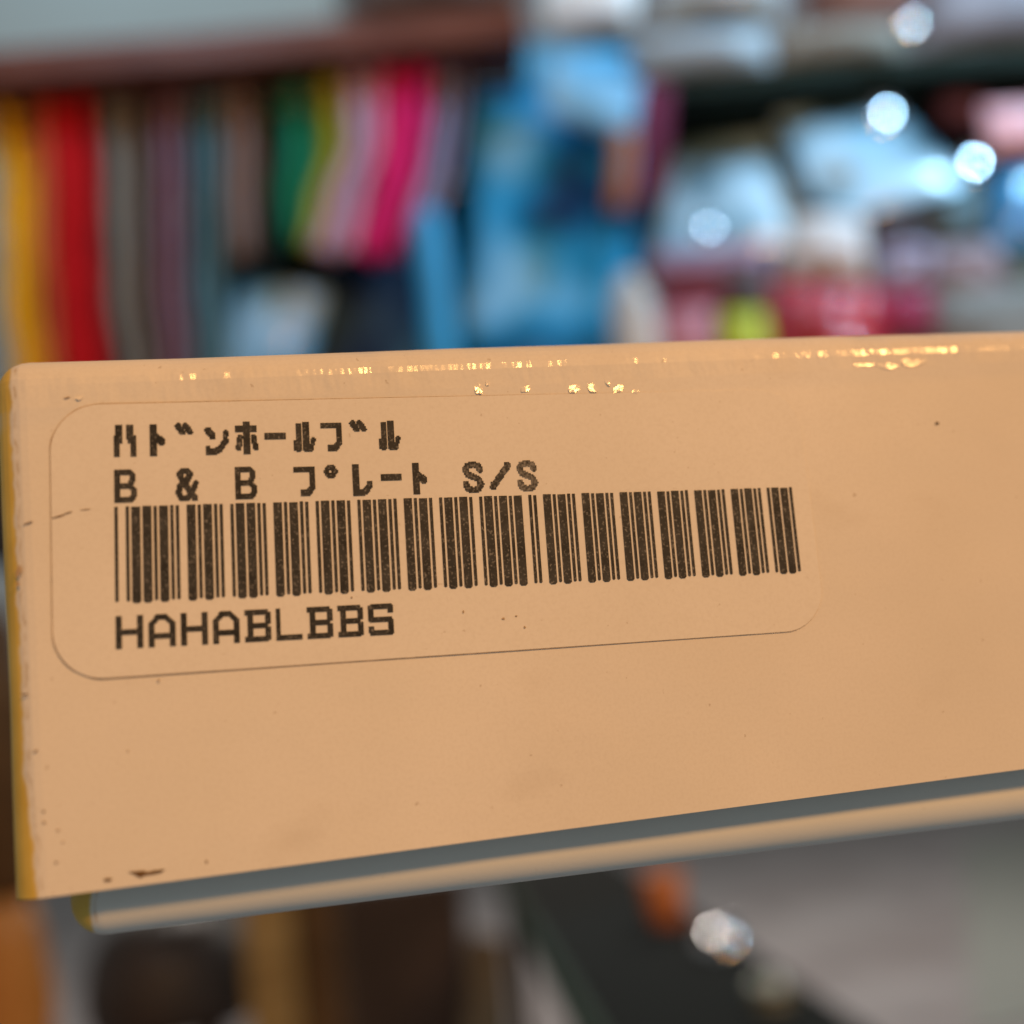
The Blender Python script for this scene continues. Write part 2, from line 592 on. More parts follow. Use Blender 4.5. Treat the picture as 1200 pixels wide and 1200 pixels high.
GL1 = {
    'ha': [('r', 1.6, 0, 5.4, 10), ('r', 0, 8.5, 3.9, 24), ('r', 0, 8.5, 5.4, 14), ('r', 9.6, 0, 13.4, 11), ('r', 12.2, 8, 16, 24), ('r', 10.4, 8, 16, 13.6)],
    'to': to, 'dak': dak,
    'n': [('l', 2.6, 5, 6, 9.6, 4.6), ('l', 16, 6.4, 15.6, 13.5, 3), ('l', 15.6, 13.5, 11.4, 19.5, 4), ('l', 11.4, 19.5, 8, 21.4, 4.2), ('r', 1.4, 19, 9, 23.6), ('r', 1.4, 17.4, 4, 20)],
    'ho': [('r', 7.5, -1, 11.3, 23.4), ('r', 1.4, 2.8, 17, 7), ('l', 4.6, 11, 3.2, 19.4, 3.6), ('l', 14.6, 11, 16.2, 19.4, 3.6)],
    'bar': bar, 'ru': ru, 'fu': fu,
    'B': bee,
    '&': [('l', 3, 4.8, 5, 2.2, 3.6), ('l', 5, 2.2, 9, 2, 3.6), ('l', 9, 2, 11, 4.8, 3.6), ('l', 11, 4.8, 9, 8, 3.6), ('l', 3, 4.8, 5, 8.5, 3.6), ('l', 5, 8.5, 14, 22, 4), ('l', 9, 8, 3.4, 13.4, 4), ('l', 3.4, 13.4, 2, 18, 3.6), ('l', 2, 18, 4, 21.8, 3.6), ('l', 4, 21.8, 8, 22.4, 3.6), ('l', 8, 22.4, 12, 18.5, 3.8), ('l', 12, 18.5, 15, 11, 3.2)],
    'han': [('l', 2.8, 5, 4.6, 2.2, 3.2), ('l', 4.6, 2.2, 8, 2.2, 3.2), ('l', 8, 2.2, 9.8, 5, 3.2), ('l', 9.8, 5, 8, 8, 3.2), ('l', 8, 8, 4.6, 8, 3.2), ('l', 4.6, 8, 2.8, 5, 3.2)],
    're': [('r', 1.6, 0, 5.2, 23.5), ('r', 1.8, 19.4, 10, 23.8), ('l', 10, 21.2, 13.6, 17, 4.2), ('r', 12, 13.4, 15.6, 17.6)],
    'S': ess,
    '/': [('l', 1.6, 20, 14.6, 3.6, 4.4), ('r', 0, 16.6, 3.2, 21.6), ('r', 12.8, 1.6, 15.6, 7)],
}
T3 = 3.2
GL3 = {
    'H': [('r', 0, 0, T3, 24), ('r', 15.6, 0, 18.8, 24), ('r', 0, 10.4, 18.8, 13.8)],
    'A': [('r', 0, 7, T3, 24), ('r', 15.6, 7, 18.8, 24), ('r', 0, 14.6, 18.8, 18), ('l', 1.7, 7.2, 6.6, 2, 3.4), ('r', 6, 0, 12.8, 3.5), ('l', 12.2, 2, 17.1, 7.2, 3.4)],
    'B': [('r', 0, 0, 16.5, 3.6), ('r', 2.6, 0, 6, 24), ('r', 2.6, 10.2, 16.5, 13.8), ('r', 0, 20.4, 16.5, 24), ('r', 15.2, 2, 18.6, 10.6), ('r', 15.2, 13, 18.8, 22.4)],
    'L': [('r', 0, 0, 3, 24), ('r', 0, 20.4, 18.4, 24)],
    'S': [('r', 2, 0, 17.4, 3.6), ('r', 0.2, 1.6, 3.6, 12.4), ('r', 1.6, 10.2, 17.4, 13.8), ('r', 15.4, 12, 19, 22.4), ('r', 1.8, 20.4, 17.4, 24), ('r', 15.4, 1.6, 18.4, 6.2), ('r', 0.2, 17.4, 3.2, 22)],
}


def inside(p, x, y):
    e = 0.3
    if p[0] == 'r':
        return p[1] - e <= x <= p[3] + e and p[2] - e <= y <= p[4] + e
    ax, ay, bx, by, wd = p[1:]
    dx, dy = bx - ax, by - ay
    tt = max(0, min(1, ((x - ax) * dx + (y - ay) * dy) / (dx * dx + dy * dy)))
    return math.hypot(x - ax - tt * dx, y - ay - tt * dy) <= wd / 2 + 0.2


def printed_line(text, table, pitch, y_top, hs=1.0, fade={}):
    out, tone = [], []
    for i, g in enumerate(text):
        if g is None:
            continue
        for row in range(-2, 27):
            run = None
            for cx in range(-2, 24):
                on = cx < 23 and any(inside(p, cx + 0.5, row + 0.5) for p in table[g])
                if on and run is None:
                    run = cx
                if not on and run is not None:
                    xa, xb = (i * pitch + run) * DOT - 0.012, (i * pitch + cx) * DOT + 0.012
                    ya, yb = (y_top + row * hs) * DOT - 0.006, (y_top + (row + 1) * hs) * DOT + 0.006
                    out.append([(xa, ya), (xb, ya), (xb, yb), (xa, yb)])
                    tone.append(fade.get(i, 0))
                    run = None
    me = quads('printed_text', out, 0.00008)
    o = under(link('printed_text', me, [INK, INK_MID, INK_PALE]), st)
    for p, k in zip(me.polygons, tone):
        p.material_index = k
    return o


printed_line(['ha', 'to', 'dak', 'n', 'ho', 'bar', 'ru', 'fu', 'dak', 'ru'], GL1, 22, -63, 1.03)
printed_line(['B', None, '&', None, 'B', None, 'fu', 'han', 're', 'bar', 'to', None, 'S', '/', 'S'], GL1, 22, -28.4, 1.05, {12: 1, 13: 1, 14: 2})
printed_line(list('HAHABLBBS'), GL3, 23, 81.5, 1.0)

# ---- scuffs, scratches and specks on the lid, brown rim of the sticker
scuff = plain('scuff_brown', (0.20, 0.12, 0.055), 0.9, 0.5, 900)
faint = plain('scuff_faint', (0.46, 0.34, 0.22), 0.9, 0.3, 900)


def blot(poly, mat, lift=0.00007, name='scuff_mark', parent=lid):
    me = mesh(name, [face(x, y, FRONT - lift + 0.00003) for x, y in poly], [tuple(range(len(poly)))])
    return under(link(name, me, mat), parent)


def speck(x, y, rx, ry, mat, lift=0.00007, ang=0.0):
    poly = []
    for k in range(9):
        a = 2 * math.pi * k / 9
        r = random.uniform(0.65, 1.2)
        ca, sa = rx * r * math.cos(a), ry * r * math.sin(a)
        poly.append((x + ca * math.cos(ang) - sa * math.sin(ang), y + ca * math.sin(ang) + sa * math.cos(ang)))
    return blot(poly, mat, lift)


blot([(150, 1022), (160, 1021), (168, 1020), (173, 1022), (180, 1020), (194, 1019), (188, 1023), (178, 1025), (170, 1026), (164, 1029), (158, 1025)], scuff)
blot([(121, 1031), (126, 1029), (132, 1030), (129, 1033), (123, 1033)], scuff)
for x, y, rx, ry, m, a in ((29, 814, 5, 1.1, scuff, -.1), (42, 880, 3, 1.2, scuff, -.3), (51, 951, 2, 1.2, scuff, 0), (52, 964, 2, 1.5, faint, 0), (68, 973, 3.4, 1.2, faint, 0),
                           (66, 1011, 2.2, 1.4, scuff, 0), (74, 987, 1.4, 1.4, faint, 0), (242, 1010, 1.4, 2.2, scuff, 0), (186, 797, 1.3, 2, faint, 0), (33, 613, 6, 0.8, scuff, -.3),
                           (1098, 496, 2.8, 2.0, scuff, .3), (22, 668, 3, 8, faint, .2), (21, 684, 2.5, 3, faint, 0), (78, 466, 4, 0.9, faint, -.2), (150, 880, 1.3, 1, faint, 0), 
                           (412, 700, 1.2, 1.2, faint, 0)):
    speck(x, y, rx, ry, m, 0.00007 if not 60 < x < 950 or y > 800 or y < 470 else 0.00012, a)
for x, y, rx, ry, a in ((69, 605, 8, 1.1, -.28), (80, 601, 6, 0.9, -.3), (100, 597, 7, 0.7, -.1), (590, 725, 2, 1.6, 0), (605, 722, 1.4, 1, 0), (543, 717, 1, 2, 0), (615, 735, 1.3, 1.3, 0)):
    speck(x, y, rx, ry, faint if x > 95 else scuff, 0.00012, a)
rv, rf = [], []
n = len(outline)
for x, y, nx in outline:
    wd = 0.05 + 0.05 * noise.noise(Vector((x * 0.7, y * 0.7, 3.1)))
    # brown rim, wider along the lower and left edges
    k = 1.3 * max(0.05, min(1.0, (54.5 - x) / 6)) if (y > 5 or x < 0) else 0.05
    rv += [lab(x, y, 0.00001), lab(x + nx.x * wd * k, y + nx.y * wd * k, 0.00001)]
for i in range(n):
    j = (i + 1) % n
    rf.append((2 * i, 2 * i + 1, 2 * j + 1, 2 * j))
under(link('brown_rim', mesh('brown_rim', rv, rf), plain('rim_brown', (0.50, 0.37, 0.24), 0.9, 0.4, 700)), st)

# glossy film facets shaped to throw glints above the sticker and along the fold
def facet(px, py, wx, wy, lamp_pos, skew=0.0, jit=0.03):
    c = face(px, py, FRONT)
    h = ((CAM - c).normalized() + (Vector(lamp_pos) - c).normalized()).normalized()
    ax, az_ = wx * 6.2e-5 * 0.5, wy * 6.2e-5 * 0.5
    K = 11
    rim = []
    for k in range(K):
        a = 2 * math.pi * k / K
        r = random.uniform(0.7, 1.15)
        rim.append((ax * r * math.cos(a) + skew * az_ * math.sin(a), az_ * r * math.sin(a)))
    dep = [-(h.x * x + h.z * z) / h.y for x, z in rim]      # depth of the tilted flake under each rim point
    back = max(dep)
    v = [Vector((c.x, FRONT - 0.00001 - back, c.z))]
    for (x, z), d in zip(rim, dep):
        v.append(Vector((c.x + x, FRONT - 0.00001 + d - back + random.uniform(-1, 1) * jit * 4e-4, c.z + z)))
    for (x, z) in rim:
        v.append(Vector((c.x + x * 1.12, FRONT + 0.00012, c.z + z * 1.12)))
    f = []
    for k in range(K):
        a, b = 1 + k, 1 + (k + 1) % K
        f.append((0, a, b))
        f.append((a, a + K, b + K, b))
    me = mesh('film_glint', v, f)
    return under(link('film_glint', me, lidm), lid)


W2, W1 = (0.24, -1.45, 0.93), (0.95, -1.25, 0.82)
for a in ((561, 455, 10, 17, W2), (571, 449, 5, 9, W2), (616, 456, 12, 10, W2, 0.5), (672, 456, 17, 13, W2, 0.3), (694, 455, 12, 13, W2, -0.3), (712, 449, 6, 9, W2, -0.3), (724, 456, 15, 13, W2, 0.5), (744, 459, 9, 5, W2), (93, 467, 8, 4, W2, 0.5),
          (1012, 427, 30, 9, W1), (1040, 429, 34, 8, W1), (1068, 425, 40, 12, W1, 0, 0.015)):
    facet(*a)

# ---- stand that carries the box from behind, beyond the picture
steel = plain('dark_steel', (0.08, 0.08, 0.08), 0.35)
ds = tag(empty('display_stand', (0.30, 0.10, FZ)), 'slim dark steel stand carrying the white gift box', 'stand')


def bxw(name, x0, x1, y0, y1, z0, z1, mat, parent, bev=0.0):
    P = [Vector((x, y, z)) for z in (z0, z1) for x, y in ((x0, y0), (x1, y0), (x1, y1), (x0, y1))]
    return hexa(name, P, mat, parent, bev)


bxw('plate', 0.035, 0.335, 0.062, 0.142, -0.0095, -0.00562, steel, ds)
bxw('post', 0.29, 0.31, 0.09, 0.11, FZ + 0.01, -0.0096, steel, ds)
bxw('foot', 0.20, 0.40, 0.0, 0.20, FZ, FZ + 0.0098, steel, ds)


# ================================================================== goods on the shelving
def hanging(label, rows, col, folds=2.0, off=0.0, rough=0.85, amp=0.012):
    """a cloth folded lengthwise and hung from the rail; rows = (picture height, left, right)"""
    NR, NC = 26, 13
    top, bot = rows[0][0], rows[-1][0]
    v, f = [], []
    ph = random.uniform(0, 6)
    for i in range(NR):
        yy = top + (bot - top) * i / (NR - 1)
        for (ya, la, ra), (yb, lb, rb) in zip(rows, rows[1:]):
            if yy <= yb + 1e-6:
                k = (yy - ya) / (yb - ya)
                k = k * k * (3 - 2 * k)
                l, r = la + (lb - la) * k, ra + (rb - ra) * k
                break
        l, r = l + 1.5, r - 1.5
        wob = 7.0 * noise.noise(Vector((ph, yy * 0.013, 0)))
        for j in range(NC):
            s = j / (NC - 1)
            p = at(l + (r - l) * s + wob, yy, off)
            dep = amp * math.sin(folds * 2 * math.pi * s + ph + 0.004 * yy) + 0.5 * amp * noise.noise(Vector((s * 3, yy * 0.01, ph)))
            v.append(p + UB * dep)
    for i in range(NR - 1):
        for j in range(NC - 1):
            k = i * NC + j
            f.append((k, k + 1, k + NC + 1, k + NC))
    name = 'hanging_scarf'
    o = link(name, mesh(name, v, f), plain('cloth_' + label.replace(' ', '_'), col, rough, 0.2, 60), None, True)
    m = o.modifiers.new('t', 'SOLIDIFY')
    m.thickness = 0.004
    m.offset = 0
    return tag(o, label, 'scarf', 'scarves hanging from the rail')


T0 = 84
hanging('pale grey-blue scarf beside the yellow one, at the end of the rail', [(T0 + 10, -40, 0), (300, -30, 8), (500, -20, 24)], (0.30, 0.36, 0.38))
hanging('golden yellow hanging scarf', [(T0 + 8, -2, 36), (250, 6, 40), (500, 26, 58)], (0.85, 0.44, 0.01), 1)
hanging('salmon orange hanging scarf between yellow and red ones', [(T0 + 8, 32, 62), (250, 38, 66), (500, 56, 86)], (0.55, 0.16, 0.07), 1, -0.004)
hanging('deep red hanging scarf', [(T0 + 6, 56, 114), (250, 62, 120), (500, 80, 140)], (0.55, 0.008, 0.012), 1.5, -0.008)
hanging('black hanging scarf next to the red one', [(T0 + 4, 110, 126), (250, 118, 130), (500, 136, 150)], (0.012, 0.008, 0.008), 1, -0.004)
hanging('warm grey hanging scarf', [(T0 + 4, 124, 164), (250, 128, 172), (500, 148, 188)], (0.22, 0.20, 0.175), 1.5)
hanging('dark maroon hanging scarf beside the warm grey one', [(T0 + 2, 164, 180), (250, 172, 184), (500, 186, 196)], (0.05, 0.018, 0.018), 1, -0.004)
hanging('dusty mauve hanging scarf', [(T0, 178, 213), (250, 182, 216), (500, 192, 226)], (0.28, 0.15, 0.20), 1.5)
hanging('slate teal hanging scarf', [(T0, 219, 262), (250, 221, 260), (500, 226, 268)], (0.085, 0.17, 0.20), 2)
hanging('short taupe hanging scarf', [(T0 - 2, 266, 302), (200, 264, 302), (304, 270, 306)], (0.29, 0.20, 0.18), 1.5)
hanging('black-green hanging scarf beside the emerald one', [(T0 - 4, 302, 322), (200, 304, 326), (320, 306, 335)], (0.005, 0.012, 0.010), 1, -0.004)
hanging('emerald green hanging scarf', [(T0 - 6, 320, 374), (180, 322, 378), (285, 330, 366)], (0.012, 0.22, 0.12), 1.5)
hanging('olive yellow hanging scarf curving in beside the emerald one', [(T0 - 8, 370, 406), (180, 374, 406), (250, 362, 392), (296, 356, 380)], (0.40, 0.38, 0.02), 1, -0.006)
hanging('pale pink hanging scarf', [(T0 - 10, 402, 452), (160, 404, 444), (240, 384, 428), (300, 370, 420)], (0.55, 0.34, 0.46), 1.5, -0.012)
hanging('magenta pink hanging scarf', [(T0 - 14, 448, 506), (130, 446, 502), (200, 438, 488), (302, 416, 466)], (0.72, 0.02, 0.17), 1.5, -0.012)
hanging('lavender grey hanging scarf swept to one side', [(T0 - 20, 506, 550), (120, 508, 545), (190, 494, 532), (285, 470, 514)], (0.30, 0.28, 0.42), 1.5)


def packet(name, label, cat, corners, off, thick, mat, group=None, lean=(0, 0, 0, 0), crumple=0.004):
    """a filled bag: corners in order top-left, top-right, bottom-right, bottom-left"""
    P = [at(x, y, off + d) for (x, y), d in zip(corners, lean)]
    nrm = (P[1] - P[0]).cross(P[3] - P[0]).normalized()
    if nrm.dot(UB) > 0:
        nrm = -nrm
    N = 14
    v, f = [], []
    sd = random.uniform(0, 90)
    for side in (1, -1):
        for i in range(N + 1):
            for j in range(N + 1):
                s, t = j / N, i / N
                q = (P[0] * (1 - s) + P[1] * s) * (1 - t) + (P[3] * (1 - s) + P[2] * s) * t
                h = (max(0.0, math.sin(math.pi * s)) * max(0.0, math.sin(math.pi * t))) ** 0.45
                cr = crumple * noise.noise(Vector((s * 3.5 + sd, t * 3.5, side * 2.0))) * h
                v.append(q + nrm * (side * (thick * 0.5 * h + 0.0006) + cr))
        o0 = 0 if side == 1 else (N + 1) ** 2
        for i in range(N):
            for j in range(N):
                k = o0 + i * (N + 1) + j
                q = (k, k + 1, k + N + 2, k + N + 1)
                f.append(q if side == -1 else q[::-1])
    o = link(name, mesh(name, v, f), mat, None, True)
    return tag(o, label, cat, group)


BL = (0.02, 0.16, 0.42)
packet('wrapped_packet', 'pale blue-white packet leaning below the green scarf', 'packet', [(286, 326), (384, 342), (350, 470), (236, 470)], 0.03, 0.03,
       mottled('film_pale', [(0.38, (0.05, 0.28, 0.50)), (0.5, (0.30, 0.52, 0.72)), (0.66, (0.52, 0.62, 0.76))], 9))
packet('folded_cloth', 'dark slate folded cloth under the pink scarves', 'cloth', [(372, 290), (520, 262), (530, 480), (360, 480)], 0.07, 0.05,
       mottled('slate_cloth', [(0.38, (0.02, 0.035, 0.07)), (0.6, (0.08, 0.15, 0.18))], 10, 0.9, 0))
pb = at(524, 470, -0.02)
hgt = (at(524, 246, -0.02) - pb).z
tube = lathe('blue_tube', [(0.0145, 0), (0.0155, 0.004), (0.0155, hgt - 0.02), (0.0148, hgt - 0.008), (0.010, hgt - 0.001), (0.003, hgt)], pb,
             plain('bright_blue', (0.02, 0.36, 0.72), 0.5, 0.1, 20))
tag(tube, 'bright blue upright tube with rounded top beside the dark blue bag', 'tube')
ZL = 0.272

bluebag = mottled('blue_print', [(0.34, (0.004, 0.03, 0.09)), (0.43, (0.006, 0.13, 0.28)), (0.53, (0.02, 0.30, 0.58)), (0.66, (0.26, 0.62, 0.92))], 9, 0.5, 0.0)
packet('bagged_garment', 'large dark and light blue garment in a clear bag', 'garment bag', [(556, 40), (752, 62), (738, 500), (536, 500)], 0.02, 0.05, bluebag, None, (0.02, 0.0, 0, 0), 0.03)
packet('folded_cloth', 'light sky blue folded cloth tucked over the blue bag', 'cloth', [(636, 62), (752, 96), (742, 168), (640, 132)], -0.03, 0.025,
       mottled('sky_cloth', [(0.35, (0.10, 0.36, 0.62)), (0.65, (0.34, 0.64, 0.90))], 9, 0.8, 0))
packet('folded_cloth', 'narrow orange folded cloth hanging beside the blue bag', 'cloth', [(720, 150), (744, 155), (738, 245), (712, 246)], -0.05, 0.02, plain('orange_cloth', (0.42, 0.16, 0.06), 0.9))
packet('folded_cloth', 'maroon folded cloth against the dark post', 'cloth', [(750, 96), (786, 100), (778, 232), (742, 236)], -0.03, 0.02, plain('maroon_cloth', (0.16, 0.03, 0.07), 0.9))

pale = mottled('pale_blue_print', [(0.34, (0.03, 0.07, 0.10)), (0.42, (0.20, 0.36, 0.47)), (0.55, (0.42, 0.64, 0.80)), (0.7, (0.55, 0.76, 0.90))], 13, 0.3, 0.8)
G = 'bagged goods on the display rack'
packet('bagged_print', 'pale blue bagged print below the green shelf, beside the dark post', 'bag', [(792, 172), (908, 156), (946, 286), (764, 318)], 0.02, 0.03, pale, G, (0.05, 0.05, 0, 0))
packet('bagged_print', 'pale blue bagged print tilted over its neighbour', 'bag', [(908, 136), (1030, 108), (1136, 216), (966, 262)], -0.02, 0.025, pale, G, (0.06, 0.06, 0, 0))
packet('bagged_print', 'vivid blue bag at the end of the display rack', 'bag', [(1166, 206), (1260, 190), (1260, 300), (1160, 300)], -0.02, 0.03, plain('vivid_blue', (0.02, 0.26, 0.55), 0.4, 0.2, 10, 0, .5), G)
packet('bagged_print', 'pale pink bag above the vivid blue one', 'bag', [(1150, 126), (1240, 120), (1240, 178), (1158, 182)], 0.0, 0.03, plain('pale_pink', (0.75, 0.35, 0.38), 0.4, 0.3, 10, 0, .5), G)
packet('bagged_print', 'plum bag tucked beneath the pale pink one', 'bag', [(1096, 112), (1158, 118), (1160, 150), (1104, 146)], 0.04, 0.03, plain('plum', (0.16, 0.06, 0.12), 0.5), G)
packet('bagged_print', 'dark teal bag beside the white bundle', 'bag', [(1068, 232), (1158, 214), (1150, 300), (1086, 300)], 0.0, 0.03, plain('dark_teal', (0.05, 0.10, 0.12), 0.5), G)
packet('bagged_print', 'dark maroon bag under the tilted blue print', 'bag', [(996, 252), (1084, 238), (1090, 286), (1010, 300)], 0.0, 0.03, plain('dark_maroon', (0.045, 0.012, 0.015), 0.5), G)
packet('cloth_bundle', 'white cloth bundle above the red bags', 'bundle', [(930, 252), (1012, 256), (1018, 336), (914, 332)], -0.06, 0.06, plain('white_cloth', (0.80, 0.82, 0.86), 0.9, 0.1), None, (0, 0, 0, 0), 0.012)
packet('cloth_bundle', 'mauve cloth bundle between white bundle and red bags', 'bundle', [(762, 296), (900, 288), (906, 334), (760, 338)], -0.05, 0.05, plain('mauve_cloth', (0.36, 0.24, 0.36), 0.8, 0.3, 40), None, (0, 0, 0, 0), 0.012)
packet('cloth_bundle', 'pale lilac cloth bundle beneath the dark maroon bag', 'bundle', [(1030, 292), (1092, 286), (1086, 340), (1030, 344)], -0.05, 0.05, plain('lilac_cloth', (0.50, 0.48, 0.66), 0.8, 0.2, 40), None, (0, 0, 0, 0), 0.012)
packet('cloth_bundle', 'greyish pink cloth bundle beneath the dark teal bag', 'bundle', [(1092, 290), (1170, 286), (1180, 352), (1090, 348)], -0.05, 0.05, plain('greypink_cloth', (0.40, 0.33, 0.38), 0.8, 0.3, 40), None, (0, 0, 0, 0), 0.012)
packet('cloth_bundle', 'grey cloth bundle in front of the vivid blue bag', 'bundle', [(1090, 340), (1260, 330), (1260, 470), (1080, 470)], -0.07, 0.06, plain('grey_cloth', (0.24, 0.24, 0.23), 0.8, 0.3, 40), None, (0, 0, 0, 0), 0.012)
packet('bagged_print', 'bright red bag under the white bundle', 'bag', [(902, 330), (1030, 336), (1040, 470), (896, 470)], -0.09, 0.05, plain('bright_red', (0.52, 0.02, 0.05), 0.4, 0.4, 12, 0, .6), G, (0, 0, 0, 0), 0.02)
packet('bagged_print', 'raspberry pink bag beside the bright red one', 'bag', [(1026, 342), (1092, 338), (1096, 400), (1030, 402)], -0.09, 0.04, plain('raspberry', (0.42, 0.03, 0.12), 0.4, 0.3, 12, 0, .5), G)
packet('bagged_print', 'dark crimson bag beneath the mauve bundle', 'bag', [(774, 330), (846, 326), (850, 366), (772, 370)], -0.09, 0.04, plain('crimson', (0.22, 0.015, 0.035), 0.5), G)
packet('bagged_print', 'pink bag in front of the dark crimson one', 'bag', [(772, 362), (836, 358), (846, 470), (760, 470)], -0.12, 0.04, plain('coral_pink', (0.55, 0.20, 0.26), 0.5, 0.3, 20), G)
packet('bagged_print', 'charcoal bag between the crimson and bright red bags', 'bag', [(848, 316), (904, 310), (906, 372), (850, 376)], -0.085, 0.03, plain('charcoal', (0.10, 0.075, 0.09), 0.6), G)
packet('bagged_print', 'lime yellow bag beside the bright red one', 'bag', [(846, 366), (896, 364), (914, 470), (836, 470)], -0.13, 0.04, plain('lime', (0.50, 0.60, 0.03), 0.5, 0.1), G)
pw = at(755, 470, -0.13)
tin = lathe('white_bottle', [(0.020, 0), (0.021, 0.004), (0.021, 0.085), (0.016, 0.1), (0.011, 0.106), (0.011, 0.114), (0.004, 0.117)], pw, plain('white_plastic', (0.62, 0.62, 0.62), 0.3))
tag(tin, 'white rounded bottle in front of the dark post', 'bottle')

# ---- things on top of the shelves
ca1 = az(392, 30, 0.0)[0]
tag(ubox('pale_carton', A0 + 0.01, ca1, 0.0, 0.2, ZT + 0.001, ZT + 0.16, plain('pale_grey', (0.29, 0.31, 0.29), 0.7, 0.06, 6), None, 0.006), 'pale grey carton lying on the red-brown shelf', 'carton')
packet('folded_cloth', 'dull mauve folded cloth lying past the pale carton', 'cloth', [(404, -50), (614, -50), (604, 8), (404, 22)], 0.04, 0.08, plain('dull_mauve', (0.17, 0.13, 0.12), 0.8, 0.4, 12))
packet('wrapped_packet', 'white packet standing above the large blue bag', 'packet', [(626, -60), (756, -60), (742, 26), (640, 34)], 0.0, 0.05, plain('white_film', (0.85, 0.88, 0.90), 0.4, 0.1, 10))
packet('folded_cloth', 'silvery blue folded cloth lying on the green shelf end', 'cloth', [(730, 48), (902, 34), (906, 86), (748, 100)], -0.01, 0.06, plain('silver_blue', (0.34, 0.40, 0.45), 0.5, 0.3, 18, 0, .3))
packet('folded_cloth', 'beige folded cloth in the middle of the green shelf', 'cloth', [(902, 40), (1052, 30), (1062, 72), (906, 84)], 0.0, 0.06, plain('beige_cloth', (0.30, 0.27, 0.23), 0.8, 0.3, 18))
packet('wrapped_packet', 'brick brown packet stacked on the beige cloth', 'packet', [(930, -60), (1076, -60), (1072, 30), (944, 36)], 0.0, 0.06, plain('brick_brown', (0.20, 0.085, 0.065), 0.5, 0.4, 12))
packet('wrapped_packet', 'grey packet stacked above the silvery blue cloth', 'packet', [(766, -60), (926, -60), (930, 34), (756, 44)], 0.02, 0.06, mottled('grey_print', [(0.38, (0.10, 0.10, 0.11)), (0.5, (0.26, 0.24, 0.20)), (0.62, (0.32, 0.33, 0.35))], 16))
packet('wrapped_packet', 'mauve grey packet at the far end of the green shelf', 'packet', [(1080, -60), (1260, -60), (1260, 46), (1074, 58)], 0.0, 0.06, plain('mauve_grey', (0.22, 0.19, 0.21), 0.6, 0.4, 14))

# ---- metal domes added to stand in for glints off the glossy bags
chrome = plain('polished_metal', (0.85, 0.86, 0.88), 0.06, 0.03, 20, 1.0)


def dome(label, px, py, off, rad, curve, lamp_pos, roughness=None, grp='added glint domes'):
    p = at(px, py, off)
    h = ((CAM - p).normalized() + (Vector(lamp_pos) - p).normalized()).normalized()
    prof = []
    for k in range(9):
        r = rad * (1 - k / 8) + 0.0004
        prof.append((r, math.sqrt(curve ** 2 - r * r) - curve))
    prof = [(rad, prof[0][1] - 0.004)] + prof
    o = lathe('glint_dome', prof, p, chrome, None, 40, h)
    return tag(o, label, 'dome', grp)


dome('added metal glint badge on the tilted pale blue print', 1040, 132, -0.055, 0.013, 0.032, KEY)
dome('added metal glint badge below the pale pink bag', 1143, 190, -0.055, 0.014, 0.040, KEY)
dome('small added metal glint badge on the flat pale blue print', 832, 266, -0.03, 0.011, 0.024, KEY)
dome('small added metal glint badge on the brick brown packet', 1071, 26, -0.06, 0.010, 0.018, KEY)

# ================================================================== below and behind the box
# low black-topped bench with green edge
bz = -0.20
q = [onz(562, 1046, bz), onz(760, 1030, bz), onz(930, 1210, bz), onz(712, 1210, bz)]
dirn = ((q[0] - q[3]) + (q[1] - q[2])).normalized()
side = Vector((dirn.y, -dirn.x, 0))
near = q[3] - dirn * 0.12
wd_ = 0.15
ln = (q[0] - q[3]).length + 0.52
bench = tag(empty('low_bench', tuple(near + dirn * ln / 2 + side * wd_ / 2 + Vector((0, 0, FZ - bz)))), 'narrow black-topped bench with dark green edge strip', 'bench')


def bb(name, s0, s1, t0, t1, z0, z1, mat, parent=bench, bev=0.002):
    P = [near + side * s + dirn * t + Vector((0, 0, z)) for z in (z0, z1) for s, t in ((s0, t0), (s1, t0), (s1, t1), (s0, t1))]
    return hexa(name, P, mat, parent, bev)


bb('top', 0, wd_, 0, ln, -0.03, 0, plain('black_top', (0.006, 0.008, 0.006), 0.9))
bb('edge_strip', -0.010, -0.001, 0, ln, -0.032, 0.002, plain('green_strip', (0.05, 0.075, 0.05), 0.8))
for s in (0.004, wd_ - 0.03):
    for t_ in (0.02, ln - 0.05):
        bb('leg', s, s + 0.026, t_, t_ + 0.026, FZ - bz, -0.031, brownwood)

cup = onz(782, 1082, bz)
o = lathe('orange_cup', [(0.014, 0), (0.016, 0.003), (0.0205, 0.045), (0.019, 0.047), (0.0175, 0.046), (0.0145, 0.012), (0.002, 0.010)], cup, plain('orange_plastic', (0.62, 0.17, 0.035), 0.4))
tag(o, 'small orange cup standing on the black bench', 'cup')


def tin_(label, px, py, rad, ht, mat):
    b = onz(px, py, bz)
    r = empty('metal_tin', tuple(b))
    lathe('body', [(rad * 0.96, 0), (rad, 0.001), (rad, ht)], b, mat, r)
    R = rad * 1.5
    lathe('lid', [(rad * 1.03, ht - 0.006)] + [(rad * 1.03 * c + 0.0003, ht + 0.0005 + math.sqrt(R * R - (rad * 1.03 * c) ** 2) - math.sqrt(R * R - (rad * 1.03) ** 2)) for c in (1, .85, .7, .5, .3, .15, 0)], b, mat, r)
    return tag(r, label, 'tin', 'tins on the bench')


